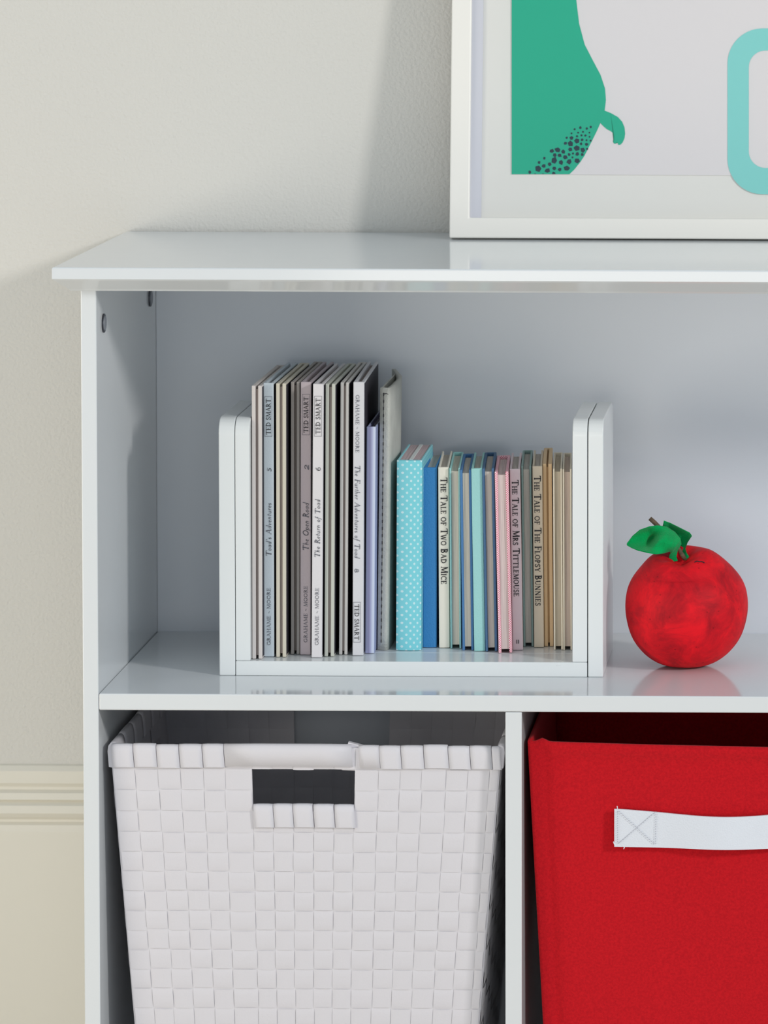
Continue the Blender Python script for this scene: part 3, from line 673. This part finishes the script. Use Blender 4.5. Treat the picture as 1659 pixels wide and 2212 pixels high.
flat('dinosaur_shape', [L(*p) for p in body], 0.0060, M_green, PR, [L(*p) for p in arm])
spots = [(820, 97, 12), (903, 90, 11), (964, 80, 12), (1043, 90, 11), (890, 135, 12), (943, 123, 12), (993, 124, 12), (1045, 140, 12), (762, 153, 12), (822, 156, 22), (888, 190, 26), (952, 178, 18), (1007, 183, 12), (1058, 190, 11), (742, 223, 18), (810, 224, 27), (938, 230, 16), (1007, 236, 18), (577, 318, 22), (650, 306, 30), (718, 326, 20), (803, 298, 23), (888, 282, 30), (960, 305, 26), (1016, 290, 12), (614, 366, 20), (672, 370, 22), (791, 360, 15), (840, 347, 12), (892, 356, 20), (954, 362, 18), (485, 408, 16), (743, 393, 25), (832, 396, 13), (418, 458, 18), (607, 434, 32), (690, 455, 27), (795, 445, 27), (890, 438, 31), (547, 480, 22), (480, 504, 22), (410, 534, 32), (610, 530, 22), (523, 560, 28), (677, 545, 19), (760, 532, 33), (305, 578, 17), (600, 597, 22), (370, 601, 8), (468, 603, 9),
         (1010, 40, 13), (930, 30, 16), (1060, 20, 12), (860, 45, 12)]
b = bmesh.new()
for (sx, sy, sr) in spots:
    cx, cy, r = 1090+sx/5.72, 270+sy/5.72, sr/5.72*1.22
    n = 5; a0 = random.random()*6
    pts = [L(cx+r*random.uniform(.75, 1.25)*math.cos(a0+2*math.pi*i/n), min(375.4, cy+r*random.uniform(.75, 1.25)*math.sin(a0+2*math.pi*i/n))) for i in range(n)]
    b.faces.new([b.verts.new((p[0], 0.0058, p[1])) for p in pts])
link('skin_spots', b, M_spot, PR)
# big rounded letter
def rrect(x0, x1, y0, y1, r, n=10):
    o = []
    for (cx, cy, a0) in ((x1-r, y1-r, 0), (x0+r, y1-r, 90), (x0+r, y0+r, 180), (x1-r, y0+r, 270)):
        for i in range(n+1):
            a = math.radians(a0+90*i/n); o.append((cx+r*math.cos(a), cy+r*math.sin(a)))
    return o
ro = rrect(1571, 1757, 60, 419, 76); ri = rrect(1617, 1711, 108, 362, 36)
b = bmesh.new(); vo = [b.verts.new((L(*p)[0], 0.0059, L(*p)[1])) for p in ro]; vi = [b.verts.new((L(*p)[0], 0.0059, L(*p)[1])) for p in ri]
for i in range(len(vo)): j = (i+1) % len(vo); b.faces.new((vo[i], vo[j], vi[j], vi[i]))
link('letter', b, M_teal, PR, label='teal letter')

# ------------------------------------------------------------------ woven basket
yk = 0.016
CE = [241, 288, 338, 387, 437, 484, 543, 588, 633, 678, 723, 768, 819, 866, 915, 968, 1015, 1062, 1081]
UE = [(c-CE[0])/(CE[-1]-CE[0]) for c in CE]
zr0 = Z(600, 1614, yk); zbot = zb + 0.0008
REp = [1614, 1661, 1707, 1753, 1799, 1842, 1885, 1928]
RE = [0.0] + [(zr0-Z(600, p, yk))/(zr0-zbot) for p in REp[1:]]
while RE[-1] < 1-0.04: RE.append(RE[-1]+(RE[2]-RE[1])*0.93)
RE[-1] = 1.0
TL = at(241, 1613, yk); TR = at(1081, 1618, yk); 
def bx_(px, py): return X(px, py, yk)
BLx = TL.x + (X(266.5, 1936, yk)-TL.x)*(zr0-zbot)/(zr0-Z(600, 1936, yk))
BRx = TR.x + (X(1054, 1936, yk)-TR.x)*(zr0-zbot)/(zr0-Z(600, 1936, yk))
F_tl = Vector((TL.x, yk, zr0)); F_tr = Vector((TR.x, yk, zr0)); F_bl = Vector((BLx, yk+.016, zbot)); F_br = Vector((BRx, yk+.016, zbot))
yk2 = 0.278
B_tl = Vector((TL.x, yk2, zr0)); B_tr = Vector((TR.x, yk2, zr0)); B_bl = Vector((BLx, yk2-.016, zbot)); B_br = Vector((BRx, yk2-.016, zbot))
BK = thing('woven_basket', 'white woven strap basket with a handle slot, in the left compartment under the shelf', 'basket', (F_bl.x, yk, zbot))
bo = Vector((F_bl.x, yk, zbot))
def wall(bm, tl, tr, bl, br, ue, re, skip=()):
    def P(u, v): return tl.lerp(tr, u).lerp(bl.lerp(br, u), v)
    n = (tr-tl).cross(bl-tl).normalized()
    for side in (1, -1):
        for i in range(len(ue)-1):
            for j in range(len(re)-1):
                if (i, j) in skip: continue
                over = ((i+j) % 2 == 0) == (side == 1)
                u0, u1, v0, v1 = ue[i], ue[i+1], re[j], re[j+1]
                ju = 0.0006/(tr-tl).length; jv = 0.0006/(bl-tl).length
                q = random.uniform(0.8, 1.25); g = 5
                tu = random.uniform(-1, 1)*ju*.9; tv = random.uniform(-1, 1)*jv*1.5
                V = []
                for a in range(g+1):
                    for c in range(g+1):
                        s, t = a/g, c/g
                        e = (1-abs(2*t-1)**8) if over else (1-abs(2*s-1)**8)
                        ed = (0.15 if (s in (0, 1)) else 0) if over else (0.15 if (t in (0, 1)) else 0)
                        hh = (0.0012 + 0.00055*q*(e-ed))
                        uu = u0+(u1-u0)*s; vv = v0+(v1-v0)*t
                        if over: uu += (ju*.25 if a == 0 else -ju*.25 if a == g else 0)+tu; vv += 0
                        else: vv += (jv*.25 if c == 0 else -jv*.25 if c == g else 0)+tv
                        p = P(max(0, min(1, uu)), max(0, min(1, vv))) + n*(side*hh)
                        V.append(bm.verts.new(p-bo))
                for a in range(g):
                    for c in range(g):
                        f = (V[a*(g+1)+c], V[(a+1)*(g+1)+c], V[(a+1)*(g+1)+c+1], V[a*(g+1)+c+1])
                        bm.faces.new(f if side == -1 else f[::-1]).smooth = True
    for i in range(len(ue)-1):
        for j in range(len(re)-1):
            if (i, j) in skip: continue
            cs = [P(ue[i], re[j]), P(ue[i+1], re[j]), P(ue[i+1], re[j+1]), P(ue[i], re[j+1])]
            a = [bm.verts.new(c+n*.0011-bo) for c in cs]; c_ = [bm.verts.new(c-n*.0011-bo) for c in cs]
            bm.faces.new(a[::-1]); bm.faces.new(c_)
            for k in range(4): bm.faces.new((a[k], a[(k+1) % 4], c_[(k+1) % 4], c_[k]))
holes = {(i, j) for i in range(6, 11) for j in (1, 2)}
nside = 6
SE = [i/nside for i in range(nside+1)]
b = bmesh.new(); wall(b, F_tl, F_tr, F_bl, F_br, UE, RE, holes)
link('front_wall', b, M_basket, BK)
b = bmesh.new(); wall(b, B_tr, B_tl, B_br, B_bl, [1-u for u in UE[::-1]], RE, {(17-i, j) for (i, j) in holes})
link('back_wall', b, M_basket, BK)
b = bmesh.new(); wall(b, B_tl, F_tl, B_bl, F_bl, SE, RE); link('side_wall', b, M_basket, BK)
b = bmesh.new(); wall(b, F_tr, B_tr, F_br, B_br, SE, RE); link('side_wall', b, M_basket, BK)
b = bmesh.new(); b.faces.new([b.verts.new(p-bo+Vector((0, 0, .001))) for p in (F_bl, F_br, B_br, B_bl)]); 
r = bmesh.ops.extrude_face_region(b, geom=b.faces[:]); bmesh.ops.translate(b, verts=[v for v in r['geom'] if isinstance(v, bmesh.types.BMVert)], vec=(0, 0, .002))
link('base', b, M_basket, BK)
def wrap(bm, p0, p1, down, hgt, th, dz_=0.0, n=None, closed=False, skew=0.0):
    """strap folded over an edge from p0 to p1; down = unit vector down the wall, n outward normal"""
    prof_ = [(th, hgt), (th*1.05, hgt*.6), (th*1.0, hgt*.2), (th*.75, -.0006), (th*.3, -.0022), (-th*.3, -.0022), (-th*.75, -.0006), (-th, hgt*.2), (-th*.95, hgt*.9)]
    rows = []
    N_ = 4
    for k in range(N_+1):
        s = k/N_; c = p0.lerp(p1, s)
        e = 0.00025*(1-abs(2*s-1)**8)
        rows.append([bm.verts.new(c + n*(o + (e if o > 0 else -e)) + down*(h + dz_*0 + (skew*s if i_ == 0 else 0)) - Vector((0, 0, 1))*(-dz_-e) - bo) for i_, (o, h) in enumerate(prof_)])
    for k in range(N_):
        for i in range(len(prof_)-1): bm.faces.new((rows[k][i], rows[k][i+1], rows[k+1][i+1], rows[k+1][i])).smooth = True
        if closed: bm.faces.new((rows[k][-1], rows[k][0], rows[k+1][0], rows[k+1][-1]))
    for k in (0, N_):
        bm.faces.new(rows[k] if k else rows[k][::-1])
def edge_wraps(bm, a, c, bl, ue, seq, hgt, th=0.0036):
    dn = (bl-a).normalized(); n = (c-a).cross(bl-a).normalized()
    for i, (s0, s1, dz_) in enumerate(seq):
        g = 0.00025/(c-a).length
        wrap(bm, a.lerp(c, s0+g), a.lerp(c, s1-g), dn, hgt, th, dz_, n)
fr_seq = [(UE[0], UE[1], 0), (UE[1], UE[2], .0003), (UE[2], UE[3], -.0004), (UE[3], UE[4], .0), (UE[4], UE[5], .0002), (UE[12], UE[13], -.0006), (UE[13], UE[14], -.0004), (UE[14], UE[15], .0003), (UE[15], UE[16], -.0006), (UE[16], UE[17], -.0003), (UE[17], UE[18], -.0008)]
b = bmesh.new()
hg = (RE[1])*(F_tl-F_bl).length + .0004
edge_wraps(b, F_tl, F_tr, F_bl, UE, fr_seq, hg)
sd_seq = [(SE[i], SE[i+1], random.uniform(-.0004, .0004)) for i in range(nside)]
edge_wraps(b, B_tl, F_tl, B_bl, SE, sd_seq, hg); edge_wraps(b, F_tr, B_tr, F_br, SE, sd_seq, hg)
edge_wraps(b, B_tr, B_tl, B_br, UE, [(1-UE[i+1], 1-UE[i], 0) for i in range(len(UE)-1)], hg)
link('rim', b, M_basket, BK)
# smooth strap wound round the bar above the handle slot, its end lying diagonally
b = bmesh.new(); dn = (F_bl-F_tl).normalized(); nf = (F_tr-F_tl).cross(F_bl-F_tl).normalized()
def fp(px): return (px-CE[0])/(CE[-1]-CE[0])
wrap(b, F_tl.lerp(F_tr, fp(484.6)), F_tl.lerp(F_tr, fp(760)), dn, hg-.001, 0.0040, 0.0004, nf, True)
wrap(b, F_tl.lerp(F_tr, fp(775)), F_tl.lerp(F_tr, fp(819)), dn, hg-.0005, 0.0036, -0.0004, nf, True)
ed = Vector((1, 0, 0))
q0 = F_tl.lerp(F_tr, fp(752)) + nf*.0058 + Vector((0, 0, .0040)); q1 = F_tl.lerp(F_tr, fp(783)) + nf*.0052 + Vector((0, 0, .0012))
q2 = F_tl.lerp(F_tr, fp(769)) + nf*.0052 + dn*(hg+.0012); q3 = F_tl.lerp(F_tr, fp(734)) + nf*.0056 + dn*(hg+.0008)
bb = bmesh.new(); vv = [bb.verts.new(q-bo) for q in (q0, q1, q2, q3)]; v2 = [bb.verts.new(q-bo-nf*.0045) for q in (q0, q1, q2, q3)]
bb.faces.new(vv); bb.faces.new(v2[::-1])
for k in range(4): bb.faces.new((vv[k], v2[k], v2[(k+1) % 4], vv[(k+1) % 4]))
bmesh.ops.recalc_face_normals(bb, faces=bb.faces); merge(b, bb)
link('handle_bar', b, M_basket, BK)
# straps folded over the lower edge of the slot
b = bmesh.new()
za_ = (zr0 - Z(600, 1744, yk))/(zr0-zbot); pA = F_tl.lerp(F_bl, za_); pB = F_tr.lerp(F_br, za_)
for (c0_, c1_, dd) in ((546, 589, 0), (590, 632, .0002), (633, 676, .0003), (678, 722, .0001), (724, 767, -.0001)):
    wrap(b, pA.lerp(pB, (c0_-246)/(1077-246)), pA.lerp(pB, (c1_-246)/(1077-246)), dn, 0.0185, 0.0036, dd, nf)
link('slot_edge', b, M_basket, BK)

# ------------------------------------------------------------------ red fabric bin
yr = 0.018; zrt = Z(1300, 1602, yr)
rl = X(1139.5, 1603, yr); rr = X(1996, 1610, yr)
RB = thing('fabric_bin', 'red felt storage bin with a white webbing handle, in the right compartment under the shelf', 'storage bin', (rl, yr, zb+.0005))
ro_ = Vector((rl, yr, zb+.0005))
hb = zrt-(zb+.0005)
inset = (X(1157, 1936, yr)-rl)/(zrt-Z(1157, 1936, yr))*hb
ybk2 = 0.272
def front(u, v):                               # u across, v down
    xa = rl + inset*v; xb = rr - inset*v
    x = xa+(xb-xa)*u
    z = zrt - hb*v
    px_u = u*(rr-rl)
    top = 0
    if v < 0.12:
        f = 1-v/0.12
        if px_u < 0.02: top = 0.0012*math.exp(-((px_u-.012)/.0035)**2)*f*2.2
        top -= 0.009*(u*1.0)*f*(1-u*.45)*1.0
    y = yr + 0.010*v
    y += 0.0018*math.exp(-((px_u-0.0135)/0.0022)**2)*(1-math.exp(-v*40))          # fold beside the corner seam
    y -= 0.0022*math.exp(-((v-0.012)/0.016)**2)*(1-math.exp(-((px_u-.0)/0.016)**2)) # turned hem
    y += 0.0010*math.exp(-((v-0.046)/0.008)**2)*(1 if px_u > .014 else .3)
    y += 0.0012*math.sin(7*u+5*v) + 0.0008*math.sin(13*u-9*v+1)
    return Vector((x, y, z+top))-ro_
b = grid_sheet(front, 110, 70, 0.0035)
def sheet(p):
    return grid_sheet(lambda u, v: p[0].lerp(p[1], u).lerp(p[3].lerp(p[2], u), v), 16, 16, 0.0035, ((p[1]-p[0]).cross(p[3]-p[0])).normalized())
a0 = Vector((rl, yr+.002, zrt)); a1 = Vector((rl, ybk2, zrt)); a2 = Vector((rl+inset, ybk2-.01, zb+.0005)); a3 = Vector((rl+inset, yr+.012, zb+.0005))
c0_ = Vector((rr, yr+.002, zrt-.0045)); c1_ = Vector((rr, ybk2, zrt)); c2_ = Vector((rr-inset, ybk2-.01, zb+.0005)); c3_ = Vector((rr-inset, yr+.012, zb+.0005))
merge(b, shift(sheet([a1, a0, a3, a2]), ro_)); merge(b, shift(sheet([c0_, c1_, c2_, c3_]), ro_)); merge(b, shift(sheet([c1_, a1, a2, c2_]), ro_))
merge(b, shift(box(a2.x, c2_.x, yr+.012, ybk2-.01, zb+.0005, zb+.0035), ro_))
bmesh.ops.recalc_face_normals(b, faces=b.faces)
link('fabric_body', b, M_red, RB, smooth=True)
hx0 = X(1327.5, 1787, yr); hx1 = rr - (hx0-rl)
tz0 = Z(1328, 1746, yr); bz0 = Z(1328, 1827.5, yr)
def strap(u, v):                               # v from bottom to top
    x = hx0 + (hx1-hx0)*u
    q = min(1, max(0, (min(u, 1-u)-0.17)/0.33)); bulge = (3*q*q-2*q**3)
    zt_ = tz0 - 0.0052*math.sin(math.pi*u)**1.3; zb_ = bz0 - 0.0006*math.sin(math.pi*u)
    vv_ = (zrt-(tz0+bz0)/2)/hb
    fr = front((x-rl)/(rr-rl), vv_)+ro_
    y = yr + 0.010*vv_ - 0.0052 - 0.007*bulge
    return Vector((x, y + 0.0015*bulge*(v), zb_+(zt_-zb_)*v))-ro_
sg = grid_sheet(strap, 60, 8, 0.0020)
hd = link('handle', sg, M_strap, RB, smooth=False, label='white webbing handle')
b = bmesh.new()
def sdash(px0_, py0_, px1_, py1_, n):
    for i in range(n):
        a = i/n; c = (i+.55)/n
        A_ = at(px0_+(px1_-px0_)*a, py0_+(py1_-py0_)*a, yr-.0041)-ro_; B_ = at(px0_+(px1_-px0_)*c, py0_+(py1_-py0_)*c, yr-.0041)-ro_
        tube(b, [A_, B_], 0.00026, 5)
sdash(1417, 1753, 1415, 1826, 14); sdash(1334, 1752, 1334, 1822, 14); sdash(1336, 1752, 1414, 1824, 18); sdash(1336, 1822, 1414, 1755, 18)
link('stitching', b, M_stitch, hd)
for pts in (((1334, 1747), (1333, 1741)), ((1328, 1826), (1325, 1818)), ((1346, 1828), (1349, 1831), (1347, 1834))):
    b = bmesh.new(); tube(b, [at(p[0], p[1], yr-.003)-ro_ for p in pts], 0.0004, 5)
    link('loose_thread', b, M_strap, hd)
